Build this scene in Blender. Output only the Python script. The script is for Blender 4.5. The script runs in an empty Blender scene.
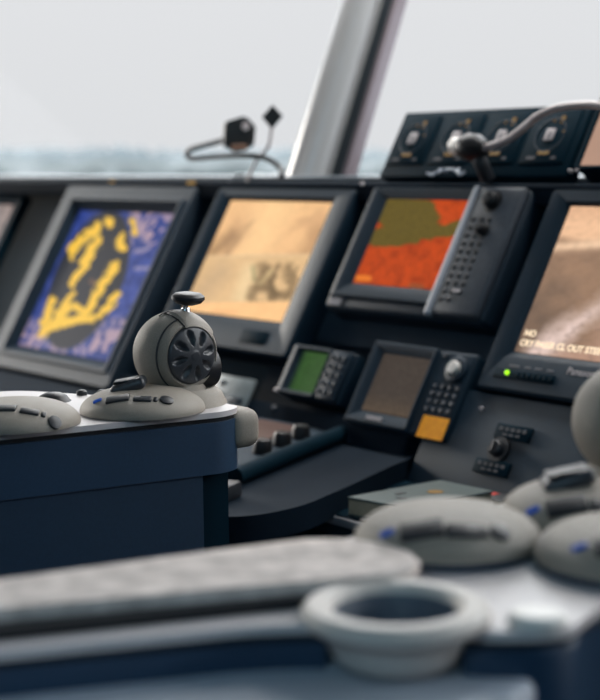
import bpy, bmesh, math, random
import numpy as np
from mathutils import Vector, Matrix, noise
random.seed(7)
C = bpy.context.scene.collection
EYE = 1.35                       # eye height above the deck
AL = math.radians(59.967)        # slope of the console front
PANEL = 1.5                      # distance of the console front from the eye
CA, SA = math.cos(AL), math.sin(AL)

# ------------------------------------------------------------------ helpers
def lin(c):
    return tuple(((v/255)/12.92 if v/255 <= .04045 else ((v/255+.055)/1.055)**2.4) for v in c)

def mat(name, col, rough=.5, metal=0., bump=0., scale=200., speck=0., spec=.5, coat=0.):
    m = bpy.data.materials.new(name); m.use_nodes = True
    nt = m.node_tree; b = nt.nodes['Principled BSDF']
    b.inputs['Base Color'].default_value = (*lin(col), 1)
    b.inputs['Roughness'].default_value = rough
    b.inputs['Metallic'].default_value = metal
    b.inputs['Specular IOR Level'].default_value = spec
    b.inputs['Coat Weight'].default_value = coat
    if bump or speck:
        tc = nt.nodes.new('ShaderNodeTexCoord')
        n = nt.nodes.new('ShaderNodeTexNoise'); n.inputs['Scale'].default_value = scale
        n.inputs['Detail'].default_value = 4
        nt.links.new(tc.outputs['Object'], n.inputs['Vector'])
        if bump:
            bp = nt.nodes.new('ShaderNodeBump'); bp.inputs['Strength'].default_value = bump
            bp.inputs['Distance'].default_value = .001
            nt.links.new(n.outputs['Fac'], bp.inputs['Height']); nt.links.new(bp.outputs[0], b.inputs['Normal'])
        if speck:
            cr = nt.nodes.new('ShaderNodeValToRGB')
            l = lin(col)
            cr.color_ramp.elements[0].position = .3; cr.color_ramp.elements[1].position = .7
            cr.color_ramp.elements[0].color = (*[v*(1-speck) for v in l], 1)
            cr.color_ramp.elements[1].color = (*[min(1, v*(1+speck)) for v in l], 1)
            nt.links.new(n.outputs['Fac'], cr.inputs['Fac']); nt.links.new(cr.outputs[0], b.inputs['Base Color'])
    return m

def emit(name, col, s=1.):
    m = bpy.data.materials.new(name); m.use_nodes = True
    b = m.node_tree.nodes['Principled BSDF']
    b.inputs['Base Color'].default_value = (.01, .01, .01, 1)
    b.inputs['Emission Color'].default_value = (*lin(col), 1); b.inputs['Emission Strength'].default_value = s
    b.inputs['Roughness'].default_value = .3
    return m

M = dict(
    console=mat('console_paint', (10, 26, 39), .8, bump=.1, scale=500, speck=.2, spec=.1),
    panel=mat('panel_plastic', (21, 44, 60), .65, bump=.2, scale=600, speck=.2, spec=.3),
    black=mat('black_plastic', (11, 36, 48), .65, bump=.05, scale=500, spec=.05),
    bezel=mat('bezel_plastic', (27, 46, 61), .55, bump=.3, scale=700, speck=.15, spec=.35),
    dark=mat('dark_plastic', (18, 40, 55), .5, bump=.2, scale=700, spec=.25),
    key=mat('key_rubber', (80, 84, 92), .5),
    navy=mat('navy_enamel', (28, 55, 80), .45, bump=.1, scale=300, speck=.08),
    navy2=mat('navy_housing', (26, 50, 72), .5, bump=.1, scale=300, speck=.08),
    plate=mat('light_grey_laminate', (196, 190, 190), .42, bump=.1, scale=900),
    pod=mat('warm_grey_plastic', (146, 138, 127), .5, bump=.8, scale=1400, speck=.22),
    ring=mat('pale_grey_plastic', (196, 189, 182), .45, bump=.3, scale=1000, speck=.08),
    btn=mat('button_rubber', (34, 38, 44), .45),
    cap=mat('cap_plastic', (52, 56, 62), .33, bump=.2, scale=1400),
    tray=mat('tray_plastic', (176, 182, 192), .5),
    keypad=mat('keypad_membrane', (60, 68, 78), .5, bump=.4, scale=400, speck=.3),
    liner=mat('liner_plastic', (78, 88, 100), .5),
    knob=mat('knob_plastic', (27, 29, 33), .42, spec=.35),
    chrome=mat('chrome', (215, 215, 215), .15, metal=1),
    pad=mat('foam_pad_fabric', (200, 190, 184), .9, bump=1., scale=60, speck=.28),
    white=mat('white_plastic', (225, 220, 214), .4),
    wire=mat('black_cable', (22, 26, 28), .45),
    gcable=mat('grey_cable', (196, 184, 182), .4),
    sticker=mat('orange_sticker', (255, 160, 2), .8, speck=.12, scale=90),
    yellow=mat('yellow_print', (185, 140, 50), .6),
    dimyellow=mat('faded_yellow_print', (138, 104, 44), .7),
    dimgrey=mat('faded_grey_print', (78, 80, 86), .7),
    palepr=mat('pale_print', (190, 182, 184), .6),
    greypr=mat('grey_print', (120, 122, 128), .6),
    frame=mat('window_frame_paint', (40, 50, 56), .5),
    steel=mat('pillar_paint', (178, 178, 178), .3, metal=.25, bump=.05, scale=100),
    mauve=mat('pillar_trim', (120, 108, 112), .45),
    sill=mat('sill_paint', (74, 84, 92), .35),
    floor=mat('deck_covering', (52, 60, 70), .8, speck=.15, scale=60),
    wall=mat('wall_panel', (84, 92, 100), .6),
    ceil=mat('ceiling_panel', (120, 126, 132), .7),
    folder=mat('folder_card', (72, 86, 86), .55, speck=.08, scale=80),
    paper=mat('paper_block', (170, 158, 136), .8, speck=.1, scale=300),
    folderd=mat('dark_booklet', (52, 56, 60), .45),
    red=mat('red_print', (190, 60, 50), .5),
    patch=mat('worn_label', (124, 134, 136), .5, speck=.35, scale=25),
    brown=mat('tinted_window', (104, 82, 76), .3),
    copper=mat('plug_end', (140, 105, 85), .5),
    glow_blue=emit('blue_light', (30, 90, 200), .32),
    glow_green=emit('green_light', (170, 255, 20), 1.6),
)

def setmat(o, m): o.data.materials.append(M[m] if isinstance(m, str) else m)

def mesh_obj(name, bm, m, parent=None, smooth=True, angle=35):
    me = bpy.data.meshes.new(name)
    bmesh.ops.recalc_face_normals(bm, faces=bm.faces)
    bm.to_mesh(me); bm.free()
    o = bpy.data.objects.new(name, me); C.objects.link(o)
    if parent is not None: o.parent = parent
    setmat(o, m)
    if smooth:
        me.shade_smooth()
        try: me.set_sharp_from_angle(angle=math.radians(angle))
        except Exception: pass
    return o

def thing(name, label, cat, loc=(0, 0, 0), rot=(0, 0, 0), group=None):
    o = bpy.data.objects.new(name, None); C.objects.link(o)
    o.empty_display_size = .05
    o.location = loc; o.rotation_euler = rot
    o['label'] = label; o['category'] = cat
    if group: o['group'] = group
    return o

def tag(o, label, cat, group=None):
    o['label'] = label; o['category'] = cat
    if group: o['group'] = group
    return o

def box(bm, c, s, bev=0., seg=2, mx=None):
    t = bmesh.new()
    bmesh.ops.create_cube(t, size=1)
    bmesh.ops.scale(t, vec=s, verts=t.verts)
    if bev:
        bmesh.ops.bevel(t, geom=list(t.edges), offset=min(bev, min(s)*.49), segments=seg, profile=.5, affect='EDGES')
    if mx is not None: bmesh.ops.transform(t, matrix=mx, verts=t.verts)
    bmesh.ops.translate(t, vec=c, verts=t.verts)
    merge(bm, t); return bm

def merge(bm, t):
    me = bpy.data.meshes.new('tmp'); t.to_mesh(me); t.free(); bm.from_mesh(me); bpy.data.meshes.remove(me)

def lathe(bm, prof, seg=48, mx=None, loc=(0, 0, 0)):
    """prof: list of (r, z) revolved about z"""
    t = bmesh.new(); rings = []
    for r, z in prof:
        if r < 1e-6: rings.append([t.verts.new((0, 0, z))])
        else: rings.append([t.verts.new((r*math.cos(2*math.pi*k/seg), r*math.sin(2*math.pi*k/seg), z)) for k in range(seg)])
    for a, b in zip(rings, rings[1:]):
        for k in range(seg):
            k2 = (k+1) % seg
            if len(a) == 1 and len(b) == 1: continue
            if len(a) == 1: t.faces.new((a[0], b[k], b[k2]))
            elif len(b) == 1: t.faces.new((a[k], b[0], a[k2]))
            else: t.faces.new((a[k], b[k], b[k2], a[k2]))
    if mx is not None: bmesh.ops.transform(t, matrix=mx, verts=t.verts)
    bmesh.ops.translate(t, vec=loc, verts=t.verts)
    merge(bm, t); return bm

def prism(bm, poly, z0, z1, bev=0., seg=2):
    t = bmesh.new()
    lo = [t.verts.new((x, y, z0)) for x, y in poly]; hi = [t.verts.new((x, y, z1)) for x, y in poly]
    t.faces.new(lo[::-1]); f = t.faces.new(hi)
    n = len(poly)
    for k in range(n): t.faces.new((lo[k], lo[(k+1) % n], hi[(k+1) % n], hi[k]))
    if bev:
        e = [e for e in t.edges if abs(e.verts[0].co.z-e.verts[1].co.z) < 1e-6 and max(e.verts[0].co.z, e.verts[1].co.z) > max(z0, z1)-1e-6]
        bmesh.ops.bevel(t, geom=e, offset=bev, segments=seg, profile=.5, affect='EDGES')
    merge(bm, t); return bm

def smooth_poly(pts, it=3):
    for _ in range(it):
        q = []
        for i in range(len(pts)):
            a, b = pts[i], pts[(i+1) % len(pts)]
            q += [(a[0]*.75+b[0]*.25, a[1]*.75+b[1]*.25), (a[0]*.25+b[0]*.75, a[1]*.25+b[1]*.75)]
        pts = q
    return pts

def round_corners(pts, rad, seg=6):
    out = []; n = len(pts)
    for i in range(n):
        p0, p, p1 = Vector(pts[i-1]), Vector(pts[i]), Vector(pts[(i+1) % n])
        r = rad[i] if isinstance(rad, (list, tuple)) else rad
        a, b = (p0-p), (p1-p); r_ = min(r, a.length*.45, b.length*.45)
        A, B = p+a.normalized()*r_, p+b.normalized()*r_
        for k in range(seg+1):
            t = k/seg
            out.append(tuple(A*(1-t)**2+p*2*t*(1-t)+B*t*t))
    return out

def catmull(pts, n=10):
    P = [Vector(p) for p in pts]; P = [P[0]*2-P[1]]+P+[P[-1]*2-P[-2]]; out = []
    for i in range(1, len(P)-2):
        for k in range(n):
            t = k/n
            out.append(.5*((2*P[i])+(P[i+1]-P[i-1])*t+(2*P[i-1]-5*P[i]+4*P[i+1]-P[i+2])*t*t+(3*P[i]-P[i-1]-3*P[i+1]+P[i+2])*t**3))
    out.append(P[-2]); return out

def tube(bm, pts, r, seg=10, n=10, curve=True):
    P = catmull(pts, n) if curve else [Vector(p) for p in pts]
    rings = []; up = Vector((0, 0, 1)); prev = None
    for i, p in enumerate(P):
        d = (P[min(i+1, len(P)-1)]-P[max(i-1, 0)]).normalized()
        if prev is None:
            a = d.cross(up)
            if a.length < .01: a = d.cross(Vector((1, 0, 0)))
        else: a = prev-d*prev.dot(d)
        a.normalize(); prev = a; b = d.cross(a)
        rr = r[min(len(r)-1, int(i*len(r)/len(P)))] if isinstance(r, (list, tuple)) else r
        rings.append([bm.verts.new(p+a*rr*math.cos(2*math.pi*k/seg)+b*rr*math.sin(2*math.pi*k/seg)) for k in range(seg)])
    for A, B in zip(rings, rings[1:]):
        for k in range(seg): bm.faces.new((A[k], A[(k+1) % seg], B[(k+1) % seg], B[k]))
    bm.faces.new(rings[0][::-1]); bm.faces.new(rings[-1]); return bm

def rframe(bm, outer, inner, prof, rad=.008, seg=5, close_back=None):
    """ring between two rounded rectangles; rect=(x0,x1,y0,y1); prof = [(a, z)], a 0 at outer and 1 at inner"""
    def loop(a, z):
        r = [o*(1-a)+i*a for o, i in zip(outer, inner)]
        rr = rad*(1-a)+.0015*a
        pts = round_corners([(r[0], r[2]), (r[1], r[2]), (r[1], r[3]), (r[0], r[3])], rr, seg)
        return [bm.verts.new((x, y, z)) for x, y in pts]
    L = [loop(a, z) for a, z in prof]
    n = len(L[0])
    for A, B in zip(L, L[1:]):
        for k in range(n): bm.faces.new((A[k], A[(k+1) % n], B[(k+1) % n], B[k]))
    bm.faces.new(L[0][::-1]); bm.faces.new(L[-1])
    return bm

def txt(name, s, size, loc, m, parent, align='LEFT', bold=0.):
    cu = bpy.data.curves.new(name, 'FONT'); cu.body = s; cu.size = size; cu.extrude = .0002
    cu.align_x = align; cu.align_y = 'CENTER'; cu.offset = bold
    t = bpy.data.objects.new('tmp', cu); C.objects.link(t)
    bpy.context.view_layer.update()
    me = bpy.data.meshes.new_from_object(t.evaluated_get(bpy.context.evaluated_depsgraph_get()))
    bpy.data.objects.remove(t); bpy.data.curves.remove(cu)
    o = bpy.data.objects.new(name, me); C.objects.link(o); o.parent = parent; o.location = loc
    me.materials.clear(); setmat(o, m); return o

def screen(name, parent, rect, z, paint, strength=1., nx=150, ny=130, gloss=.35):
    """glowing picture: a fine grid whose colours come from paint(u, v)"""
    x0, x1, y0, y1 = rect
    xs = np.linspace(0, 1, nx); ys = np.linspace(0, 1, ny)
    U, V = np.meshgrid(xs, ys)
    co = np.stack([x0+(x1-x0)*U, y0+(y1-y0)*V, np.full_like(U, z)], -1).reshape(-1, 3)
    idx = np.arange(nx*ny).reshape(ny, nx)
    F = np.stack([idx[:-1, :-1], idx[:-1, 1:], idx[1:, 1:], idx[1:, :-1]], -1).reshape(-1, 4)
    me = bpy.data.meshes.new(name); me.from_pydata(co.tolist(), [], F.tolist())
    col = paint(U, V).reshape(-1, 3)/255.
    col = np.where(col <= .04045, col/12.92, ((np.clip(col, 0, 1)+.055)/1.055)**2.4)
    at = me.color_attributes.new('picture', 'FLOAT_COLOR', 'POINT')
    at.data.foreach_set('color', np.concatenate([col, np.ones((len(col), 1))], 1).astype(np.float32).ravel())
    m = bpy.data.materials.new(name+'_picture'); m.use_nodes = True
    nt = m.node_tree; b = nt.nodes['Principled BSDF']
    a = nt.nodes.new('ShaderNodeAttribute'); a.attribute_name = 'picture'
    nt.links.new(a.outputs['Color'], b.inputs['Emission Color']); b.inputs['Emission Strength'].default_value = strength
    b.inputs['Base Color'].default_value = (.004, .004, .005, 1); b.inputs['Roughness'].default_value = gloss
    b.inputs['Specular IOR Level'].default_value = .03
    o = bpy.data.objects.new(name, me); C.objects.link(o); o.parent = parent; me.materials.append(m)
    return o

# ---- numpy painting helpers
def vnoise(U, V, sc, seed=0, oct=3):
    rng = np.random.RandomState(seed); out = np.zeros_like(U); amp = 1; tot = 0
    for k in range(oct):
        n = int(sc*2**k)+2; g = rng.rand(n+1, n+1)
        x = np.clip(U, 0, .9999)*(n-1); y = np.clip(V, 0, .9999)*(n-1)
        i = x.astype(int); j = y.astype(int); fx = x-i; fy = y-j
        fx = fx*fx*(3-2*fx); fy = fy*fy*(3-2*fy)
        out += amp*((g[j, i]*(1-fx)+g[j, i+1]*fx)*(1-fy)+(g[j+1, i]*(1-fx)+g[j+1, i+1]*fx)*fy)
        tot += amp; amp *= .5
    return out/tot
def capsule(X, Y, a, b, r, soft=1.):
    ax, ay = a; bx, by = b; dx, dy = bx-ax, by-ay; L = dx*dx+dy*dy+1e-9
    t = np.clip(((X-ax)*dx+(Y-ay)*dy)/L, 0, 1)
    d = np.hypot(X-ax-t*dx, Y-ay-t*dy)
    return np.clip((r-d)/soft+.5, 0, 1)
def mixc(base, col, m):
    return base*(1-m[..., None])+np.array(col, float)*m[..., None]
def bil(U, V, q):
    tl, tr, br, bl = [np.array(p, float) for p in q]
    W = V[..., None]; u = U[..., None]
    P = (bl*(1-u)+br*u)*(1-W)+(tl*(1-u)+tr*u)*W
    return P[..., 0], P[..., 1]

def at_panel(s, t, off=0.):
    """point of the sloping console front: s along it, t up the slope, off out of it"""
    n = (0, SA, -CA)
    return Vector((s, (PANEL-off)*n[1]+t*CA, (PANEL-off)*n[2]+t*SA+EYE))
PR = (AL, 0, 0)

# ------------------------------------------------------------------ setting
def struct(name, bm, m, smooth=False):
    o = mesh_obj(name, bm, m, smooth=smooth); o['kind'] = 'structure'; return o
XL, XR, YB, YF, ZC = -5.6, 3.2, -3.0, 1.95, 2.45
TW = .34                                     # the front windows lean outward
struct('floor', box(bmesh.new(), ((XL+XR)/2, (YB+2.5)/2, -.05), (XR-XL, 2.5-YB, .1)), 'floor')
struct('ceiling', box(bmesh.new(), ((XL+XR)/2, (YB+2.5)/2, ZC+.05), (XR-XL, 2.5-YB+.2, .1)), 'ceil')
struct('wall_back', box(bmesh.new(), ((XL+XR)/2, YB-.05, ZC/2), (XR-XL, .1, ZC)), 'wall')
b = bmesh.new()
box(b, (XR+.05, (YB+2.5)/2, .45), (.1, 2.5-YB, .9)); box(b, (XR+.05, (YB+2.5)/2, ZC-.12), (.1, 2.5-YB, .24))
box(b, (XR+.05, (YB+2.5)/2, ZC/2), (.1, 2.5-YB, ZC))
struct('wall_right', b, 'wall')
b = bmesh.new()
box(b, (XL-.05, (YB+2.5)/2, .5), (.1, 2.5-YB, 1.0)); box(b, (XL-.05, (YB+2.5)/2, ZC-.1), (.1, 2.5-YB, .2))
for yy in (-2.9, -1.2, .6, 2.35): box(b, (XL-.05, yy, ZC/2), (.1, .14, ZC))
struct('wall_left', b, 'wall')
# front wall below the windows, and its header
zs = 1.318
b = bmesh.new()
box(b, ((XL+XR)/2, YF+.09, zs/2), (XR-XL, .1, zs)); box(b, ((XL+XR)/2, YF+TW*(2.38-EYE), 2.4), (XR-XL, .12, .12))
struct('wall_front', b, 'wall')
struct('trim_1', box(bmesh.new(), ((XL+XR)/2, YF-.045, zs-.008), (XR-XL, .17, .022), .004), 'sill')

lean = Matrix.Rotation(-math.atan(TW), 4, 'X')
def pillar(n, xa, xb):
    L = 1.20; mid = (xa+xb)/2; hw = (xb-xa)/2
    c = Vector((mid, YF+TW*.47, EYE+.47))
    def leanmesh(bm):
        for v in bm.verts: v.co.x += (v.co.z+L/2)*(.055*(.5-v.co.x/(2*hw))+.062)      # the pillar narrows upwards
        bmesh.ops.transform(bm, matrix=Matrix.Translation(c) @ lean, verts=bm.verts); return bm
    b = bmesh.new()
    prof = []
    for k in range(17):
        a = math.pi*k/16; prof.append((-math.cos(a)*hw*.50, -math.sin(a)*.05-.02))
    prof += [(hw*.50, .03), (-hw*.50, .03)]
    prism(b, prof, -L/2, L/2)
    o = mesh_obj('trim_%d' % n, leanmesh(b), 'steel'); o['kind'] = 'structure'
    b = bmesh.new(); box(b, (-hw+.010, 0, 0), (.02, .03, L), .003)
    box(b, (hw-.008, .0, 0), (.014, .03, L), .003)
    q = mesh_obj('flange', leanmesh(b), 'mauve', o)
    b = bmesh.new(); box(b, (0, .0, 0), (hw*2-.03, .025, L), .003)
    mesh_obj('gasket', leanmesh(b), 'frame', o)
gl = bpy.data.materials.new('window_glass'); gl.use_nodes = True
nt = gl.node_tree; nt.nodes.clear()
out = nt.nodes.new('ShaderNodeOutputMaterial'); mx = nt.nodes.new('ShaderNodeMixShader')
tr = nt.nodes.new('ShaderNodeBsdfTransparent'); gs = nt.nodes.new('ShaderNodeBsdfGlossy'); mx.inputs[0].default_value = .003
tr.inputs['Color'].default_value = (.97, .98, .98, 1); gs.inputs['Roughness'].default_value = .02
nt.links.new(tr.outputs[0], mx.inputs[1]); nt.links.new(gs.outputs[0], mx.inputs[2])
nt.links.new(mx.outputs[0], out.inputs[0])
px = [(-5.66, -5.5), (-4.72, -4.56), (-2.478, -2.280), (-.86, -.70), (.74, .90), (2.34, 2.5)]
for i, (a, b_) in enumerate(px): pillar(i+2, a, b_)
for i in range(5):
    x0 = px[i][1]-.05; x1 = px[i+1][0]+.05
    bm = bmesh.new()
    box(bm, (0, 0, 0), (x1-x0, .008, 1.12))
    bmesh.ops.transform(bm, matrix=Matrix.Translation(((x0+x1)/2, YF+TW*.52+.02, EYE-.02+.52)) @ lean, verts=bm.verts)
    o = mesh_obj('window_%d' % (i+1), bm, gl, smooth=False); o['kind'] = 'structure'

# outside: water, far shore
b = bmesh.new(); box(b, (-2500, 2500, -12.5), (9000, 7000, 1))
sea = mat('pale_water', (150, 160, 168), .35, bump=.3, scale=.2)
struct('trim_20', b, sea).name = 'sea'
def shore(name, dist, hmax, m, seed, a0=20, a1=80, base=-12):
    bm = bmesh.new(); prev = None
    N = 400
    for k in range(N):
        a = math.radians(a0+(a1-a0)*k/(N-1))
        dx, dy = -math.sin(a), math.cos(a)
        h = hmax*(.62+.38*math.sin((a-.72)*2.9))*(1+.22*noise.noise(Vector((a*25, seed, 0)))+.16*noise.noise(Vector((a*150, seed, 3)))+.13*noise.noise(Vector((a*520, seed, 5))))
        row = []
        for j, (dd, hh) in enumerate(((0, 0), (5, .45), (16, .8), (40, 1.0), (90, .96), (220, 0))):
            q = dist+dd*2
            jit = 1+.10*noise.noise(Vector((a*400, j*3.3, seed)))
            row.append(bm.verts.new((dx*q, dy*q, base+h*hh*jit)))
        if prev:
            for j in range(5): bm.faces.new((prev[j], prev[j+1], row[j+1], row[j]))
        prev = row
    o = mesh_obj(name, bm, m, smooth=True, angle=60); o['kind'] = 'structure'
def hillmat(name, c1, c2, c3, sc):
    m = mat(name, c1, .9); nt = m.node_tree; b = nt.nodes['Principled BSDF']
    g = nt.nodes.new('ShaderNodeNewGeometry'); mp = nt.nodes.new('ShaderNodeMapping')
    mp.inputs['Scale'].default_value = (1, 1, .35)
    n = nt.nodes.new('ShaderNodeTexNoise'); n.inputs['Scale'].default_value = sc; n.inputs['Detail'].default_value = 6
    r = nt.nodes.new('ShaderNodeValToRGB'); e = r.color_ramp.elements
    e[0].position = .38; e[0].color = (*lin(c1), 1); e[1].position = .62; e[1].color = (*lin(c3), 1)
    k = e.new(.5); k.color = (*lin(c2), 1)
    nt.links.new(g.outputs['Position'], mp.inputs[0]); nt.links.new(mp.outputs[0], n.inputs['Vector'])
    nt.links.new(n.outputs['Fac'], r.inputs[0]); nt.links.new(r.outputs[0], b.inputs['Base Color'])
    return m
shore('far_hills', 1500, 31, hillmat('misty_hills', (44, 56, 61), (54, 64, 68), (64, 74, 78), .012), 2.)
shore('wooded_shore', 1150, 17, hillmat('misty_woods', (14, 28, 30), (28, 40, 42), (74, 80, 82), .03), 9.)

# ------------------------------------------------------------------ main console
cons = thing('bridge_console', 'long black bridge console sloping below the windows that carries all the monitors', 'console', (-2.2, 1.6, 0))
def W(bm):   # panel space -> world, relative to the console root
    bmesh.ops.transform(bm, matrix=Matrix.Translation(-Vector((-2.2, 1.6, 0))) @ Matrix.Translation(at_panel(0, 0)) @ Matrix.Rotation(AL, 4, 'X'), verts=bm.verts); return bm
def Wl(bm): bmesh.ops.translate(bm, vec=(2.2, -1.6, 0), verts=bm.verts); return bm
S0, S1 = -4.6, -.55
mesh_obj('front_panel', W(box(bmesh.new(), ((S0+S1)/2, .585, -.077), (S1-S0, .50, .04), .006)), 'black', cons)
mesh_obj('top_ledge', Wl(box(bmesh.new(), ((S0+S1)/2, 1.785, EYE-.058), (S1-S0, .15, .03), .006, 3)), 'console', cons)
mesh_obj('upper_rail', W(box(bmesh.new(), ((S0+S1)/2, .8205, -.02), (S1-S0, .013, .036), .004, 3)), 'console', cons)
mesh_obj('cabinet_base', Wl(box(bmesh.new(), ((S0+S1)/2, 1.72, .42), (S1-S0, .24, .84), .01)), 'black', cons)
# lower switch panel
mesh_obj('switch_panel', W(box(bmesh.new(), (-1.28, .405, -.03), (.66, .16, .04), .004)), 'panel', cons)
mesh_obj('lower_panel', W(box(bmesh.new(), (-3.05, .36, -.035), (2.82, .10, .045), .006)), 'console', cons)
mesh_obj('middle_strip', W(box(bmesh.new(), (-1.80, .555, -.062), (.46, .09, .03), .006)), 'panel', cons)
mesh_obj('lower_right_strip', W(box(bmesh.new(), (-1.82, .45, -.059), (.52, .19, .024), .004)), 'console', cons)
# desks
desk_z = EYE-.44
dp = [(-4.4, 1.1), (-1.60, .98), (-1.478, 1.08), (-1.478, 1.17), (-1.526, 1.285), (-1.607, 1.46), (-1.66, 1.62), (-4.4, 1.62)]
dp = round_corners(dp, [.02, .06, .05, .08, .1, .05, .01, .01])
b = bmesh.new(); prism(b, dp, desk_z-.035, desk_z, .006, 3)
mesh_obj('desk_wing', Wl(b), 'console', cons)
b = bmesh.new(); prism(b, [(-1.75, 1.262), (-.6, 1.262), (-.6, 1.62), (-1.75, 1.62)], EYE-.50, EYE-.47, .004)
mesh_obj('lower_desk', Wl(b), 'black', cons)
mesh_obj('desk_edge', Wl(box(bmesh.new(), (-1.18, 1.258, EYE-.478), (1.14, .008, .012), .003)), 'greypr', cons)
b = bmesh.new(); prism(b, [(-4.3, 1.3), (-1.75, 1.22), (-1.75, 1.62), (-4.3, 1.62)], .02, desk_z-.035)
mesh_obj('desk_cabinet', Wl(b), 'black', cons)
b = bmesh.new(); prism(b, [(-1.75, 1.50), (-.6, 1.50), (-.6, 1.62), (-1.75, 1.62)], .02, EYE-.50)
mesh_obj('kick_panel', Wl(b), 'black', cons)
# screws and small marks on the panel
def dot(s, t, r, m, name='screw', off=.0, h=.003):
    b = bmesh.new(); lathe(b, [(0, -.004), (r, -.004), (r, h*.5), (r*.7, h), (0, h)], 14, loc=(s, t, off)); mesh_obj(name, W(b), m, cons)
dot(-1.977, .8215, .0035, 'palepr', off=0)
dot(-1.514, .459, .003, 'palepr', off=-.008); dot(-1.975, .402, .004, 'greypr', off=-.012)
dot(-1.516, .846, .003, 'palepr', off=0); dot(-1.503, .846, .0025, 'palepr', off=0)
mesh_obj('yellow_tag', W(box(bmesh.new(), (-2.497, .820, .0015), (.028, .006, .002))), 'yellow', cons)
mesh_obj('yellow_tag', W(box(bmesh.new(), (-2.80, .822, .0015), (.02, .004, .002))), 'yellow', cons)
# rotary switch with two name plates
for t_, s_ in ((.431, -1.437), (.376, -1.452)):
    b = bmesh.new(); box(b, (s_, t_, -.007), (.066, .022, .006), .0015)
    pl = mesh_obj('name_plate', W(b), 'black', cons)
    b = bmesh.new()
    for k in range(5): box(b, (s_-.022+k*.011, t_+.003, -.0035), (.007, .005, .001))
    for k in range(3): box(b, (s_-.012+k*.012, t_-.005, -.0035), (.008, .003, .001))
    mesh_obj('lettering', W(b), 'dimgrey', pl)
b = bmesh.new(); lathe(b, [(0, -.012), (.019, -.012), (.019, -.004), (.012, -.004), (.011, .004), (.009, .006), (0, .006)], 28, loc=(-1.452, .403, 0))
box(b, (-1.452, .403, .006), (.004, .018, .004), .001)
mesh_obj('rotary_switch', W(b), 'btn', cons)

# ------------------------------------------------------------------ device helpers
def device(name, label, cat, s, t, off=0.):
    return thing(name, label, cat, at_panel(s, t, off), PR)

# --- chart monitor (left, map picture)
s0, s1, t0, t1 = -2.982, -2.472, .369, .8136
cs, ct = (s0+s1)/2, (t0+t1)/2
d = device('chart_monitor', 'large grey-framed monitor showing a blue chart with yellow patches in a dark disc', 'monitor', cs, ct)
sr = (-2.900-cs, -2.522-cs, .4275-ct, .756-ct)
o_ = (s0-cs, s1-cs, t0-ct, t1-ct)
mesh_obj('bezel', rframe(bmesh.new(), o_, (sr[0]-.002, sr[1]+.002, sr[2]-.002, sr[3]+.002),
    [(0, -.055), (0, -.006), (.05, 0), (.50, 0), (.56, .004), (.68, .004), (.76, -.002), (1, -.014), (1, -.02)], .012), 'bezel', d)
def paint_chart(U, V):
    X, Y = bil(U, V, [(73.7, 211.4), (171.4, 209.7), (106.3, 358.8), (15.4, 343.4)])
    X = X*2.917; Y = (Y-160)*2.917
    n = vnoise(U, V, 9, 3, 4); n2 = vnoise(U, V, 26, 5, 2)
    c = np.zeros(U.shape+(3,))+np.array((46, 66, 140.))
    c *= (.75+.5*n2[..., None])
    pk = np.clip((n2-.52)*9, 0, 1)*.75
    c = mixc(c, (150, 130, 150), pk*np.clip((V < .28)+(V > .72)*(U > .5)+.15, 0, 1))
    c = mixc(c, (185, 155, 165), np.clip((.5*n+.5*n2-.46)*14, 0, 1)*np.clip((capsule(X, Y, (450, 190), (420, 165), 55, 30)+capsule(X, Y, (260, 520), (60, 530), 35, 25)+capsule(X, Y, (290, 540), (350, 480), 30, 20)), 0, 1)*.8)
    # ribbon lines
    for a, b_, r in (((385, 260), (420, 250), 4), ((385, 310), (440, 305), 5)): c = mixc(c, (160, 150, 175), capsule(X, Y, a, b_, r, 4)*.8)
    # dark disc
    du, dv = X-246, Y-347; al_, be_ = (-du*.39+dv*.921), (du*.921+dv*.39)
    e = np.sqrt((al_/214)**2+(be_/99)**2)
    c = mixc(c, (38, 40, 48), np.clip((1.0-e)/.05+.5, 0, 1))
    wob = 4*(n2-.5)*4
    Y_ = (246, 196, 60)
    for a, b_, r in [((305, 178), (306, 179), 19), ((272, 192), (195, 262), 17), ((192, 262), (195, 285), 10), ((272, 232), (235, 300), 20), ((225, 320), (202, 362), 14),
        ((345, 245), (346, 246), 19), ((350, 212), (338, 235), 9), ((372, 168), (384, 205), 12), ((328, 298), (302, 348), 17), ((290, 358), (250, 432), 15),
        ((335, 385), (285, 450), 15), ((265, 458), (150, 474), 17), ((150, 478), (115, 505), 16), ((145, 410), (122, 475), 13), ((205, 388), (160, 450), 12), ((195, 430), (150, 470), 15), ((215, 425), (240, 440), 14)]:
        c = mixc(c, Y_, capsule(X+wob+14*(n-.5), Y+16*(n2-.5), a, b_, r*.80, 8))
    c = mixc(c, (150, 100, 70), capsule(X, Y, (260, 352), (262, 354), 8, 8)*.6)
    return c
screen('screen', d, sr, -.012, paint_chart, 1.0)

# --- left-most monitor (only its right end shows)
d = device('navigation_monitor', 'black monitor cut by the left edge of the photo with a thin pinkish screen strip', 'monitor', -3.42, .60)
o_ = (-.29, .190, -.20, .205); sr = (-.24, .160, -.10, .175)
mesh_obj('bezel', rframe(bmesh.new(), o_, sr, [(0, -.055), (0, -.036), (.05, -.030), (.8, -.030), (1, -.035), (1, -.04)], .01), 'black', d)
def paint_far(U, V):
    n = vnoise(U, V, 14, 21, 3)
    c = np.zeros(U.shape+(3,))+np.array((110, 92, 88.)); c *= (.6+.8*n[..., None]); return mixc(c, (70, 66, 74), np.clip((.25-V)*8, 0, 1))
screen('screen', d, sr, -.034, paint_far, .9, 60, 60)

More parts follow.
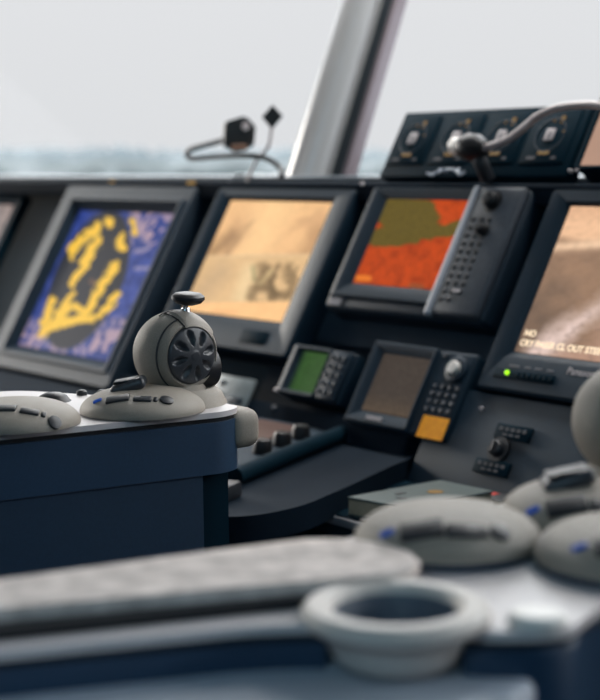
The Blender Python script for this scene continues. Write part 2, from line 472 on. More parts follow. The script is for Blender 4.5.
# --- camera monitor (middle, amber picture)
s0, s1, t0, t1 = -2.396, -1.988, .487, .811
cs, ct = (s0+s1)/2, (t0+t1)/2
d = device('camera_monitor', 'black monitor with a bright amber split camera picture, behind the focused ball', 'monitor', cs, ct)
sr = (-2.348-cs, -2.044-cs, .552-ct, .787-ct); o_ = (s0-cs, s1-cs, t0-ct, t1-ct)
mesh_obj('bezel', rframe(bmesh.new(), o_, sr, [(0, -.055), (0, -.004), (.06, 0), (.75, 0), (.85, -.003), (1, -.008), (1, -.014)], .008), 'dark', d)
def paint_cam(U, V):
    X, Y = bil(U, V, [(231.7, 199), (330, 201), (276.7, 323.3), (178, 307)])
    X = (X-170)*3; Y = (Y-170)*3
    n = vnoise(U, V, 5, 8, 3); n2 = vnoise(U, V, 30, 2, 2)
    c = np.zeros(U.shape+(3,))+np.array((238, 190, 138.))
    c = mixc(c, (205, 160, 118), np.clip((n-.45)*4, 0, 1)*.6)
    # sheen and streaks of the upper view
    c = mixc(c, (250, 206, 150), capsule(X, Y, (330, 90), (230, 250), 45, 60)*.8)
    c = mixc(c, (140, 110, 80), capsule(X, Y, (185, 195), (125, 240), 12, 45)*.85)
    c = mixc(c, (175, 135, 98), capsule(X, Y, (440, 190), (390, 260), 10, 60)*.9)
    for k in range(6):
        c = mixc(c, (178, 140, 104), capsule(X, Y, (250-k*14, 150+k*6), (175-k*3, 250), 3, 8)*.5)
    low = np.clip((Y-252)/4, 0, 1)
    L = np.zeros_like(c)+np.array((222, 184, 136.))
    L = mixc(L, (198, 166, 128), capsule(X, Y, (150, 300), (70, 370), 25, 50)*.8)
    L = mixc(L, (236, 206, 158), capsule(X, Y, (235, 300), (205, 380), 22, 30)*.8)
    for a, b_, r in (((275, 290), (240, 385), 16), ((320, 290), (290, 340), 14), ((355, 290), (345, 380), 12), ((300, 330), (300, 385), 16), ((270, 350), (330, 380), 14)):
        L = mixc(L, (112, 92, 66), capsule(X+26*(n2-.5)+24*(n-.5), Y, a, b_, r*.8, 20)*.75)
    L = mixc(L, (205, 180, 130), capsule(X, Y, (300, 300), (265, 340), 5, 10)*.7)
    L = mixc(L, (130, 130, 92), capsule(X, Y, (245, 290), (248, 330), 5, 10)*.6)
    c = c*(1-low[..., None])+L*low[..., None]
    bar = np.clip((Y-(388+.02*X))/5, 0, 1)
    c = mixc(c, (248, 196, 138), bar)
    c = mixc(c, (232, 170, 118), bar*capsule(X, Y, (120, 420), (190, 425), 5, 6)*.6)
    c = mixc(c, (226, 196, 156), np.exp(-((Y-254)/4)**2)*.5)
    return c*(.97+.06*n2[..., None])
screen('screen', d, sr, -.007, paint_cam, 1.08)
mesh_obj('speaker_grille', box(bmesh.new(), (.10, -.133, .0003), (.075, .026, .002), .001), 'black', d)

# --- plotter with keypad
s0, s1, t0, t1 = -1.947, -1.575, .587, .817
cs, ct = (s0+s1)/2, (t0+t1)/2
d = device('sonar_display', 'grey display unit with orange and olive picture and a right-hand keypad', 'display', cs, ct)
o_ = (s0-cs, s1-cs, t0-ct, t1-ct); sr = (-1.893-cs, -1.695-cs, .634-ct, .792-ct)
b = bmesh.new(); box(b, (0, 0, -.028), (s1-s0, t1-t0, .054), .010, 3); mesh_obj('housing', b, 'bezel', d)
mesh_obj('screen_frame', rframe(bmesh.new(), (s0-cs+.012, -1.690-cs, .606-ct, .812-ct), sr, [(0, -.002), (0, .004), (.1, .007), (.35, .007), (1, 0.0005), (1, -.0005)], .006), 'dark', d)
def paint_sonar(U, V):
    X, Y = bil(U, V, [(388, 198.8), (472, 201), (430, 289), (355, 285)])
    X = (X-310)*2.5; Y = (Y-170)*2.5
    n = vnoise(U, V, 10, 4, 4); n2 = vnoise(U, V, 60, 6, 1)
    c = np.zeros(U.shape+(3,))+np.array((190, 72, 28.)); c = mixc(c, (148, 54, 24), np.clip((n-.4)*3, 0, 1)*.7)
    ol = np.clip(capsule(X+22*(n-.5), Y+26*(n-.5), (205, 110), (285, 120), 38, 6)+capsule(X+20*(n-.5), Y+20*(n-.5), (165, 170), (260, 165), 24, 6)+capsule(X+20*(n-.5), Y+22*(n-.5), (290, 160), (390, 140), 17, 6)+capsule(X+10*(n-.5), Y, (230, 85), (300, 90), 14, 5), 0, 1)
    c = mixc(c, (98, 84, 38), ol)
    c = mixc(c, (222, 120, 44), capsule(X, Y, (125, 275), (150, 275), 8, 8))
    c = mixc(c, (120, 84, 60), capsule(X, Y, (250, 290), (270, 292), 7, 8)*.6)
    return c*(.92+.16*n2[..., None])
screen('screen', d, sr, .001, paint_sonar, 1.05)
# keypad strip
b = bmesh.new(); box(b, ((-1.688-1.578)/2-cs, 0, .002), (.108, t1-t0-.006, .018), .008, 3); kp = mesh_obj('keypad', b, 'keypad', d)
for r in range(11):
    for k in range(3):
        if r < 1 and k == 2: continue
        b = bmesh.new(); x = -1.664+k*.017-cs; y = .616+r*.0138-ct
        lathe(b, [(.0052, .009), (.005, .0115), (.0035, .0128), (0, .0132)], 12, loc=(x, y, 0)); mesh_obj('key', b, 'btn', kp)
b = bmesh.new(); box(b, (-1.683-cs, -.001, .0058), (.017, t1-t0-.004, .014), .005, 3); mesh_obj('keypad_trim', b, 'tray', kp)
for (x, y, r) in ((-1.637, .786, .016), (-1.632, .735, .011)):
    b = bmesh.new(); lathe(b, [(r*1.2, .009), (r*1.15, .011), (r*.9, .012), (r*.85, .022), (r*.6, .026), (0, .027)], 28, loc=(x-cs, y-ct, 0)); mesh_obj('control_knob', b, 'knob', kp)
for x in (-1.640, -1.631):
    b = bmesh.new(); lathe(b, [(.003, .009), (.003, .0145), (0, .015)], 10, loc=(x-cs, .630-ct, 0)); mesh_obj('lit_key', b, 'palepr', kp)
b = bmesh.new(); box(b, (-1.917-cs, .5985-ct, .0), (.030, .013, .003)); lb = mesh_obj('label_plate', b, 'palepr', d)
txt('brand_lettering', 'FURUNO', .009, (-1.925-cs, .8095-ct, .0005), 'palepr', d)

# --- small green display
s0, s1, t0, t1 = -1.966, -1.813, .4235, .513
cs, ct = (s0+s1)/2, (t0+t1)/2
d = device('green_display', 'small black unit with a dim green screen below the amber monitor', 'display', cs, ct)
o_ = (s0-cs, s1-cs, t0-ct, t1-ct); sr = (-1.944-cs, -1.870-cs, .4335-ct, .5035-ct)
b = bmesh.new(); box(b, (0, 0, -.022), (s1-s0, t1-t0, .04), .005, 3); mesh_obj('housing', b, 'dark', d)
mesh_obj('screen_frame', rframe(bmesh.new(), (s0-cs+.001, -1.868-cs, t0-ct+.001, t1-ct-.001), sr, [(0, -.004), (0, .006), (.25, .009), (.6, .009), (1, 0), (1, -.001)], .004), 'bezel', d)
def paint_green(U, V):
    n = vnoise(U, V, 20, 9, 2); c = np.zeros(U.shape+(3,))+np.array((54, 84, 44.)); c = mixc(c, (30, 48, 36), np.clip((.16-U)*10, 0, 1)*.8)
    return c*(.85+.3*n[..., None])
screen('screen', d, sr, .001, paint_green, 1., 60, 60)
b = bmesh.new(); box(b, ((-1.866-1.815)/2-cs, 0, .003), (.049, t1-t0-.004, .010), .004, 2); kp = mesh_obj('keypad', b, 'bezel', d)
for r in range(5):
    for k in range(3):
        b = bmesh.new(); box(b, (-1.856+k*.0155-cs, .438+r*.015-ct, .009), (.010, .009, .004), .0015); mesh_obj('key', b, 'dark', kp)
b = bmesh.new(); box(b, (-1.960-cs, .427-ct, .009), (.012, .006, .003), .001); mesh_obj('corner_badge', b, 'palepr', d)

# --- navigator with orange sticker
s0, s1, t0, t1 = -1.780, -1.555, .3975, .540
cs, ct = (s0+s1)/2, (t0+t1)/2
d = device('receiver_unit', 'dark unit with a dim brown screen, number keys and a square orange sticker', 'display', cs, ct)
o_ = (s0-cs, s1-cs, t0-ct, t1-ct); sr = (-1.750-cs, -1.643-cs, .422-ct, .519-ct)
b = bmesh.new(); box(b, (0, 0, -.022), (s1-s0, t1-t0, .042), .008, 3); mesh_obj('housing', b, 'dark', d)
mesh_obj('screen_frame', rframe(bmesh.new(), (s0-cs+.001, -1.634-cs, t0-ct+.002, t1-ct-.002), sr, [(0, -.004), (0, .002), (.15, .006), (.45, .006), (1, -.0), (1, -.001)], .005), 'panel', d)
def paint_brown(U, V):
    n = vnoise(U, V, 30, 12, 2); c = np.zeros(U.shape+(3,))+np.array((70, 62, 56.)); c = mixc(c, (104, 86, 68), np.clip(.35-V, 0, 1)*1.5); return c*(.88+.24*n[..., None])
screen('screen', d, sr, .001, paint_brown, .95, 60, 60)
b = bmesh.new(); lathe(b, [(.021, 0), (.021, .004), (.018, .006), (.013, .006), (.012, .003)], 32, loc=(-1.583-cs, .509-ct, 0)); mesh_obj('dial_ring', b, 'bezel', d)
b = bmesh.new(); lathe(b, [(.0115, 0), (.011, .010), (.009, .012), (0, .0125)], 28, loc=(-1.584-cs, .509-ct, 0)); mesh_obj('control_knob', b, 'white', d)
for r in range(4):
    for k in range(4):
        b = bmesh.new(); box(b, (-1.613+k*.0155-cs, .442+r*.0125-ct, .001), (.007, .006, .004), .0015); mesh_obj('key', b, 'key', d)
b = bmesh.new(); box(b, (-1.617-cs, .529-ct, .001), (.008, .005, .004), .001); mesh_obj('key', b, 'key', d)
b = bmesh.new(); box(b, (-1.5855-cs, .4145-ct, .0007), (.055, .035, .001)); mesh_obj('sticker', b, 'sticker', d)
txt('brand_lettering', 'FURUNO', .009, (-1.727-cs, .410-ct, .0065), 'palepr', d, bold=.0003)

# --- right-hand video monitor
s0, s1, t0, t1 = -1.535, -1.07, .488, .815
cs, ct = (s0+s1)/2, (t0+t1)/2
d = device('video_monitor', 'black monitor at the right showing a peach and brown rocky camera picture with text', 'monitor', cs, ct)
o_ = (s0-cs, s1-cs, t0-ct, t1-ct); sr = (-1.494-cs, -1.11-cs, .552-ct, .790-ct)
mesh_obj('bezel', rframe(bmesh.new(), o_, sr, [(0, -.055), (0, -.004), (.06, 0), (.8, 0), (.9, -.003), (1, -.008), (1, -.014)], .006), 'dark', d)
def paint_rock(U, V):
    # u measured against the height so features keep their slope
    x = U*1.61; y = 1-V
    n = vnoise(U, V, 8, 31, 4); n2 = vnoise(U, V, 40, 32, 2)
    c = np.zeros(U.shape+(3,))+np.array((160, 128, 104.))
    c = mixc(c, (118, 98, 84), np.clip((y-.25)*1.6+(n-.5)*1.2, 0, 1)*np.clip(1.25-x*1.8, 0, 1))
    c = mixc(c, (236, 190, 152), np.clip((.32-.05*x-.16*np.clip(.5-x, 0, 1)-y)/.05, 0, 1))
    c = mixc(c, (250, 212, 176), np.exp(-((y-(.285-.10*x))/.035)**2)*.8)
    c = mixc(c, (214, 168, 134), np.clip((.12-y)/.1, 0, 1)*.5)
    d_ = (y-(1.12-1.05*x))
    c = mixc(c, (232, 206, 196), np.clip(1-np.abs(d_-.07)/.22+(n-.5)*1.4, 0, 1)*np.clip(y*2.2-.7, 0, 1))
    c = mixc(c, (190, 152, 132), np.clip((d_-.16)*4+(n-.5)*2, 0, 1)*np.clip(y*2-.6, 0, 1)*.8)
    c = mixc(c, (96, 80, 72), np.clip((n2-.6)*6, 0, 1)*np.clip(y-.3, 0, 1)*.5)
    return c*(.95+.1*n2[..., None])
screen('screen', d, sr, -.007, paint_rock, 1.05)
tx = emit('screen_text', (255, 230, 196), 1.2)
txt('screen_lettering', 'NO', .0135, (-1.487-cs, .582-ct, -.0062), tx, d, bold=.0004)
txt('screen_lettering', 'CRY PASSR CL OUT STEE', .0135, (-1.489-cs, .5665-ct, -.0062), tx, d, bold=.0004)
txt('brand_lettering', 'Panasonic', .015, (-1.378-cs, .5305-ct, .0004), 'palepr', d, bold=.0002)
b = bmesh.new(); box(b, (-1.452-cs, .5145-ct, .0), (.115, .014, .003), .001); bp = mesh_obj('button_strip', b, 'black', d)
for k in range(7):
    b = bmesh.new(); box(b, (-1.462+k*.0105-cs, .514-ct, .0025), (.007, .007, .003), .001); mesh_obj('button', b, 'black', bp)
b = bmesh.new(); lathe(b, [(.0035, 0), (.0033, .003), (0, .004)], 16, loc=(-1.483-cs, .5155-ct, .0005)); mesh_obj('power_light', b, 'glow_green', d)
b = bmesh.new()
for x, w in ((-1.476, .02), (-1.45, .012), (-1.43, .014), (-1.408, .012)): box(b, (x-cs, .5275-ct, .0003), (w, .0028, .0005))
mesh_obj('lettering', b, 'greypr', d)

# --- gauge box on top of the console
s0, s1, t0, t1 = -1.940, -1.522, .830, .962
cs, ct = (s0+s1)/2, (t0+t1)/2
d = device('gauge_box', 'long black instrument box with four square dials on top of the console', 'instrument box', cs, ct)
b = bmesh.new(); box(b, (0, .002, -.014), (s1-s0, t1-t0-.006, .030), .003, 2); mesh_obj('housing', b, 'black', d)
gx = [-1.889, -1.786, -1.683, -1.580]
GY = .006
for i, g in enumerate(gx):
    b = bmesh.new(); box(b, (g-cs, GY+.002, .0005), (.092, .094, .007), .003)
    dp_ = mesh_obj('dial', b, 'black', d)
    b = bmesh.new(); box(b, (g-cs, .004+GY, .0055), (.017, .021, .003), .001); mesh_obj('digit_window', b, 'palepr', dp_)
    b = bmesh.new(); box(b, (g-cs, .004+GY, .0072), (.004, .012, .0008)); mesh_obj('digit', b, 'key', dp_)
    b = bmesh.new(); lathe(b, [(.030, .0035), (.030, .0048), (.0285, .0052), (.0275, .0048), (.0275, .0035)], 40, loc=(g-cs, .004+GY, 0)); mesh_obj('dial_ring', b, 'dark', dp_)
    def mark(name, x, y, w, h, m):
        b = bmesh.new(); box(b, (g-cs+x, GY+y, .0046), (w, h, .0008)); mesh_obj(name, b, m, dp_)
    for a in (15, 60, 95):
        r = .025; mark('dial_mark', r*math.cos(math.radians(a)), .004+r*math.sin(math.radians(a)), .003, .003, 'dimyellow')
    mark('yellow_mark', 0, -.027, .022, .006, 'dimyellow'); mark('yellow_mark', .014, .034, .008, .007, 'dimyellow')
    mark('grey_mark', -.022, -.036, .018, .005, 'dimgrey'); mark('grey_mark', .024, -.036, .010, .004, 'dimgrey')

# --- small monitor at the top right edge
d = device('overhead_monitor', 'small monitor with a plain tan screen cut by the top right edge, beside the dials', 'monitor', -1.40, .93)
o_ = (-.1135, .17, -.079, .10); sr = (-.1135+.008, .15, -.074, .085)
mesh_obj('bezel', rframe(bmesh.new(), o_, sr, [(0, -.05), (0, -.003), (.1, 0), (.8, 0), (1, -.006), (1, -.012)], .004), 'black', d)
def paint_tan(U, V):
    n = vnoise(U, V, 4, 44, 2); c = np.zeros(U.shape+(3,))+np.array((186, 150, 130.)); c = mixc(c, (204, 172, 152), np.clip(V-.3, 0, 1)); return c*(.94+.12*n[..., None])
screen('screen', d, sr, -.005, paint_tan, .95, 50, 50)

# --- worn notice plate on the lower panel, keyboard unit with knobs on the desk
d = device('notice_plate', 'worn pale grey plate with dark marks, half hidden behind the focused ball', 'plate', -2.10, .412, -.008)
b = bmesh.new(); box(b, (0, 0, .0), (.112, .058, .006), .002); o = mesh_obj('plate', b, 'patch', d)
b = bmesh.new()
for x, y, w, h in ((-.03, .014, .014, .010), (.02, -.014, .05, .012), (-.03, -.008, .03, .008)): box(b, (x, y, .0035), (w, h, .003), .002)
mesh_obj('marks', b, 'dark', d)

A0 = Vector((-1.635, 1.195)); A1 = Vector((-1.80, 1.545))
ax = (A1-A0).normalized(); L = (A1-A0).length-.015; ay = Vector((ax.y, -ax.x))*-1
rz = math.atan2(ax.y, ax.x)
d = thing('control_unit', 'low black desk unit with a brownish window and three round knobs', 'control unit', (*A0, desk_z), (0, 0, rz))
b = bmesh.new()
# wedge body: high at back
pr = [(0, 0.0), (.012, .008), (.17, .024), (.18, .020), (.18, 0)]
t = bmesh.new()
lo = [t.verts.new((0, y, z)) for y, z in pr]; hi = [t.verts.new((L, y, z)) for y, z in pr]
t.faces.new(lo); t.faces.new(hi[::-1])
for k in range(5): t.faces.new((lo[k], hi[k], hi[(k+1) % 5], lo[(k+1) % 5]))
bmesh.ops.bevel(t, geom=list(t.edges), offset=.004, segments=2, affect='EDGES', profile=.5)
merge(b, t); mesh_obj('body', b, 'panel', d)
b = bmesh.new(); tube(b, [(-.01, .008, .012), (L/2, .008, .013), (L+.01, .008, .012)], .013, 16, 4); mesh_obj('front_roll', b, 'black', d)
tilt = math.atan2(.016, .158); sf = lambda y: .008+(y-.012)*math.tan(tilt)
b = bmesh.new(); box(b, (L*.76, .12, sf(.12)+.001), (.13, .075, .004), .001, 1, Matrix.Rotation(tilt, 4, 'X')); mesh_obj('window', b, 'brown', d)
for k in range(3):
    x = .155+k*.064
    b = bmesh.new(); lathe(b, [(0, 0), (.015, 0), (.014, .018), (.011, .023), (0, .024)], 24, Matrix.Rotation(tilt, 4, 'X'), (x, .052, sf(.052)-.002)); mesh_obj('knob', b, 'knob', d)
for k in range(5):
    b = bmesh.new(); box(b, (.04+k*.012, .035, sf(.035)+.001), (.008, .008, .004), .001, 1, Matrix.Rotation(tilt, 4, 'X')); mesh_obj('key', b, 'key', d)
o = mesh_obj('hole_punch', box(bmesh.new(), (0, 0, .011), (.045, .022, .022), .004), 'btn'); o.location = (-1.575, 1.125, desk_z); o.rotation_euler = (0, 0, rz)
tag(o, 'small black block lying on the desk wing just right of the focused console', 'block')

# --- book and booklet on the lower desk
bz = EYE-.47
def quadslab(name, pts, z0, z1, m, parent=None, bev=.0015):
    b = bmesh.new(); prism(b, pts, z0, z1, bev, 1); return mesh_obj(name, b, m, parent)
bk = thing('manual', 'thick dark grey-green manual with a faded yellow emblem lying on the lower desk', 'book', (-1.455, 1.345, bz))
cx, cy = -1.455, 1.345
R_ = [(-1.500-cx, 1.268-cy), (-1.400-cx, 1.285-cy), (-1.398-cx, 1.44-cy), (-1.496-cx, 1.435-cy)]
quadslab('pages', [(x*.98, y*.98) for x, y in R_], .002, .022, 'paper', bk)
quadslab('cover', R_, .022, .025, 'folder', bk, .001)
quadslab('back_cover', R_, 0, .002, 'folder', bk, .0005)
b = bmesh.new()
for k in range(8):
    a = k*math.pi/4; box(b, (.012+.008*math.cos(a), .03+.008*math.sin(a), .0254), (.006, .006, .0005))
box(b, (.012, .03, .0254), (.01, .01, .0006))
mesh_obj('emblem', b, 'dimyellow', bk)
b = bmesh.new(); box(b, (-.012, -.012, .0254), (.008, .014, .0006)); box(b, (.010, -.03, .0254), (.014, .008, .0006)); mesh_obj('print', b, 'btn', bk)
bl = thing('booklet', 'thin dark booklet with a small red mark lying beside the far end of the manual', 'booklet', (-1.432, 1.475, bz))
b = bmesh.new(); box(b, (0, 0, .005), (.085, .060, .008)); mesh_obj('pages', b, 'paper', bl)
b = bmesh.new(); box(b, (0, 0, .0105), (.088, .063, .003), .001); mesh_obj('cover', b, 'folderd', bl)
b = bmesh.new(); box(b, (.005, -.008, .0123), (.018, .014, .0006)); mesh_obj('red_mark', b, 'red', bl)

# --- gooseneck lamp over the dials
def pv(s, t, off): return at_panel(s, t, off)
gn = thing('gooseneck_lamp', 'small lamp with a pale tip on a bent grey gooseneck in front of the dials', 'lamp', at_panel(-1.70, .8265, .0))
g0 = at_panel(-1.70, .8265, .0)
def rel(p): return p-g0
b = bmesh.new(); tube(b, [rel(pv(-1.672, .862, .042)), rel(pv(-1.626, .873, .045)), rel(pv(-1.603, .890, .045)), rel(pv(-1.579, .914, .045)), rel(pv(-1.549, .927, .045)), rel(pv(-1.511, .931, .045)), rel(pv(-1.462, .929, .045)), rel(pv(-1.36, .915, .04)), rel(pv(-1.31, .89, .004))], .006, 12, 10); mesh_obj('gooseneck', b, 'gcable', gn)
p0 = rel(pv(-1.735, .868, .042)); p1 = rel(pv(-1.672, .862, .042))
dv = (p1-p0).normalized(); q = dv.to_track_quat('Z', 'Y').to_matrix().to_4x4()
LL = (p1-p0).length
b = bmesh.new(); lathe(b, [(0, .018), (.017, .018), (.022, .03), (.022, LL-.012), (.012, LL+.006), (0, LL+.006)], 28, q, p0); mesh_obj('lamp_head', b, 'knob', gn)
b = bmesh.new(); lathe(b, [(0, -.010), (.009, -.009), (.014, -.002), (.0155, .018), (0, .018)], 28, q, p0); mesh_obj('lamp_tip', b, 'white', gn)
b = bmesh.new(); tube(b, [rel(pv(-1.69, .862, .038)), rel(pv(-1.675, .842, .028)), rel(pv(-1.672, .827, .006))], .012, 14, 6); mesh_obj('bracket', b, 'btn', gn)

# --- pale crumpled cable coil above the plotter
b = bmesh.new(); random.seed(3)
c0 = at_panel(-1.765, .838, .010); pts = []
for k in range(16):
    pts.append(Vector((-.045+.006*k+random.uniform(-.008, .008), random.uniform(-.008, .008), random.uniform(-.006, .006))))
tube(b, pts, .0022, 8, 5)
o = mesh_obj('cable_tangle', b, mat('pale_cable', (170, 180, 195), .25)); o.location = c0
tag(o, 'tangle of thin pale cable lying on the console rim above the orange display', 'cable')

# --- plugs and cable against the left window
ZT = EYE-.043
pc = Vector((-2.489, 1.82, EYE+.059))
pg = thing('cable_plug', 'black cable plug with a pale round eye held up against the left window', 'plug', (-2.33, 1.80, ZT))
base = Vector((-2.33, 1.80, ZT))
rt = Vector((.62, .78, 0)); fw = Vector((-.78, .62, 0)); upv = Vector((0, 0, 1))
MR = Matrix((rt, fw, upv)).transposed().to_4x4()
b = bmesh.new()
prf = round_corners([(-.031, -.026), (-.004, -.040), (.030, -.028), (.034, .012), (.014, .034), (-.028, .022)], .006)
t = bmesh.new(); prism(t, prf, -.022, .022, .005, 2)
bmesh.ops.transform(t, matrix=Matrix.Translation(pc-base) @ MR @ Matrix.Rotation(math.radians(90), 4, 'X') @ Matrix.Rotation(math.radians(8), 4, 'Y'), verts=t.verts)
merge(b, t); mesh_obj('body', b, 'wire', pg)
b = bmesh.new(); lathe(b, [(0, 0), (.008, 0), (.007, .004), (0, .004)], 20, MR @ Matrix.Rotation(math.radians(90), 4, 'X'), pc-base+rt*.016+upv*.012-fw*.0225); mesh_obj('eye', b, 'palepr', pg)
b = bmesh.new(); box(b, pc-base+rt*.002-upv*.030-fw*.018, (.034, .014, .014), .002, 1, MR); mesh_obj('end_face', b, 'copper', pg)
b = bmesh.new()
def wp(x, z, y=1.82): return Vector((x, y, EYE+z))-base
tube(b, [wp(-2.515, .050), wp(-2.56, .042), wp(-2.62, .034), wp(-2.662, .027), wp(-2.674, .017), wp(-2.655, .008), wp(-2.58, .011), wp(-2.48, .013), wp(-2.40, .008), wp(-2.35, -.012), wp(-2.32, -.028, 1.80)], .006, 10, 8)
mesh_obj('cable', b, 'wire', pg)
pc2 = Vector((-2.375, 1.82, EYE+.087))
p2 = thing('aerial_plug', 'smaller diamond-shaped black plug on a thin stalk beside the cable plug', 'plug', (-2.40, 1.82, ZT))
base2 = Vector((-2.40, 1.82, ZT))
b = bmesh.new(); t = bmesh.new(); prism(t, [(-.020, 0), (0, -.024), (.022, .002), (.002, .024)], -.014, .014, .002, 1)
bmesh.ops.transform(t, matrix=Matrix.Translation(pc2-base2) @ MR @ Matrix.Rotation(math.radians(90), 4, 'X'), verts=t.verts); merge(b, t); mesh_obj('body', b, 'wire', p2)
b = bmesh.new(); tube(b, [pc2-base2+upv*-.018, Vector((-2.388, 1.82, EYE+.03))-base2, Vector((-2.43, 1.82, EYE+.0))-base2, Vector((-2.46, 1.82, ZT+.003))-base2], .003, 8, 8); mesh_obj('stalk', b, 'gcable', p2)
b = bmesh.new()
for k in range(3):
    pts = [Vector((.055*math.cos(a)*(1-.1*k), .02*math.sin(a), .004+.006*k+.002*math.sin(3*a+k))) for a in [2*math.pi*i/12 for i in range(13)]]
    tube(b, pts, .003, 8, 4)
o = mesh_obj('cable_coil', b, mat('white_cable', (205, 210, 214), .3)); o.location = (-2.49, 1.865, ZT-.001); o.rotation_euler = (0, 0, .9)
tag(o, 'flat coil of white cable lying on the console top below the black plugs', 'cable')

# ------------------------------------------------------------------ chair arm consoles
DH = .023; DR = .066
def dome_z(r, R=DR, h=DH): return h*(1-(min(r, R*.999)/R)**2.6)**.55
def outline(mir, back):
    """plan outline as (distance from the inner side, forward)"""
    return [(0, back), (0, .903), (.012, .925), (.035, .938), (.265, .772), (.272, .72), (.265, .66), (.242, .602), (.20, .566), (.15, .535), (.107, .47), (.09, .35), (.085, back)]
RADS = [.001, .012, .01, .02, .05, .05, .03, .03, .03, .03, .03, .03, .001]
def arm(name, label, x_in, sgn, zt, domes, ball, piv, iw, back=.02, shape=None):
    root = thing(name, label, 'armrest console', (x_in+sgn*.1, .5, 0))
    off = Vector((x_in+sgn*.1, .5, 0))
    yw = math.radians(-9); cy_, sy_ = math.cos(yw), math.sin(yw)
    def P(pts):      # the chair is turned a little towards the right
        out = []
        for a, y in pts:
            x = x_in+sgn*(a-iw*(a < .03)); dx, dy = x-piv[0], y-piv[1]
            out.append((piv[0]+dx*cy_-dy*sy_-off.x, piv[1]+dx*sy_+dy*cy_-off.y))
        return out
    poly = P(round_corners(outline(0, back), RADS, 5))
    if shape: poly = [(x-off.x, y-off.y) for x, y in round_corners(shape, .03, 5)]
    if sgn < 0: poly = poly[::-1]
    b = bmesh.new(); prism(b, poly, zt-.006, zt, .003, 2); mesh_obj('top_plate', b, 'plate', root)
    c0 = Vector((sum(p[0] for p in poly)/len(poly), sum(p[1] for p in poly)/len(poly)))
    def inset(pl, k):
        # move every point inwards along its corner normal
        out = []; n = len(pl)
        for i in range(n):
            a, p, c = Vector(pl[i-1]), Vector(pl[i]), Vector(pl[(i+1) % n])
            e1 = (p-a); e2 = (c-p)
            if e1.length < 1e-6 or e2.length < 1e-6: out.append(tuple(p)); continue
            nn = Vector((-(e1.normalized()+e2.normalized()).y, (e1.normalized()+e2.normalized()).x))
            if nn.length < 1e-6: out.append(tuple(p)); continue
            out.append(tuple(p+nn.normalized()*k))
        return out
    area = sum(poly[i][0]*poly[(i+1) % len(poly)][1]-poly[(i+1) % len(poly)][0]*poly[i][1] for i in range(len(poly)))
    kk = 1 if area > 0 else -1
    b = bmesh.new(); prism(b, inset(poly, kk*.0035), zt-.011, zt-.006); mesh_obj('gasket', b, 'knob', root)
    b = bmesh.new(); prism(b, inset(poly, kk*.0005), zt-.066, zt-.011, .003, 2); mesh_obj('upper_housing', b, 'navy', root)
    b = bmesh.new(); low = [(.004, back), (.004, .880), (.10, .880), (.10, back)]
    pl_ = P(low); prism(b, pl_ if sgn > 0 else pl_[::-1], zt-.36, zt-.066); mesh_obj('lower_housing', b, 'navy2', root)
    b = bmesh.new(); sp_ = P([(.0030, back), (.0030, .88), (.0045, .88), (.0045, back)]); prism(b, sp_ if sgn > 0 else sp_[::-1], zt-.0668, zt-.0660); mesh_obj('seam_highlight', b, 'mauve', root)  # pale strip stands in for the highlight along the seam
    b = bmesh.new(); low = [(.035, .5), (.035, .925), (.12, .90), (.12, .5)]
    pl_ = P(low); prism(b, pl_ if sgn > 0 else pl_[::-1], 0, zt-.067); mesh_obj('pedestal', b, 'black', root)
    # domed pods
    RT = Vector((.62, .78)); TC = Vector((.78, -.62))
    for i, (dx, dy, R, kind) in enumerate(domes):
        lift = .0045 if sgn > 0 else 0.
        c = Vector((dx-off.x, dy-off.y, zt+lift))
        prof = [(R, .001), (R, .003)]+[(R*(1-(1-q)**2.0) if False else R*q, .003+dome_z(R*q, R)) for q in [.995, .98, .95, .9, .84, .77, .68, .58, .46, .33, .2, .1]]+[(0, .003+DH)]
        b = bmesh.new(); lathe(b, prof, 72, loc=c); pod = mesh_obj('control_pod', b, 'pod', root)
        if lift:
            b = bmesh.new(); lathe(b, [(0, -lift), (R*.97, -lift), (R*.985, .001), (0, .001)], 64, loc=c); mesh_obj('pod_shade_ring', b, 'navy2', pod)  # dark ring added to draw the shade below the pod rim
        def on(a, t_):   # a along the view, t_ toward the viewer, on the pod surface, with a frame following it
            p = RT*a+TC*t_; r = p.length; z = .003+dome_z(r, R)
            e = .001; dz = (dome_z(r+e, R)-dome_z(max(r-e, 0), R))/(2*e)
            rad = p.normalized(); nrm = Vector((-dz*rad.x, -dz*rad.y, 1)).normalized()
            xa = Vector((RT.x, RT.y, 0)); xa = (xa-nrm*xa.dot(nrm)).normalized(); ya = nrm.cross(xa)
            m = Matrix((xa, ya, nrm)).transposed().to_4x4()
            return c+Vector((p.x, p.y, z)), m
        spec = [(-.021, .043, .025, .013, 'btn', 'button', .001), (.005, .047, .019, .010, 'btn', 'button', .001), (.0185, .046, .005, .008, 'btn', 'button', .001)]
        if kind == 'first': spec = [(.018+a, t_-.004, w, h, m_, n_, z_) for a, t_, w, h, m_, n_, z_ in spec]
        if sgn > 0: spec = [(a, t_, w*1.15, h*1.4, m_, n_, z_) for a, t_, w, h, m_, n_, z_ in spec]
        for a, t_, w, h, m_, n_, z_ in spec:
            p, m = on(a, t_); bb = bmesh.new(); box(bb, (0, 0, 0), (w, h, .0035), .0016, 2)
            bmesh.ops.transform(bb, matrix=Matrix.Translation(p) @ m, verts=bb.verts); mesh_obj(n_, bb, m_, pod)
        p, m = on(.0295+(.018 if kind == 'first' else 0), .043); bb = bmesh.new(); lathe(bb, [(0, -.002), (.0072, -.002), (.0072, .0012), (.005, .0020), (0, .0022)], 20)
        bmesh.ops.transform(bb, matrix=Matrix.Translation(p) @ m, verts=bb.verts); mesh_obj('button', bb, 'btn', pod)
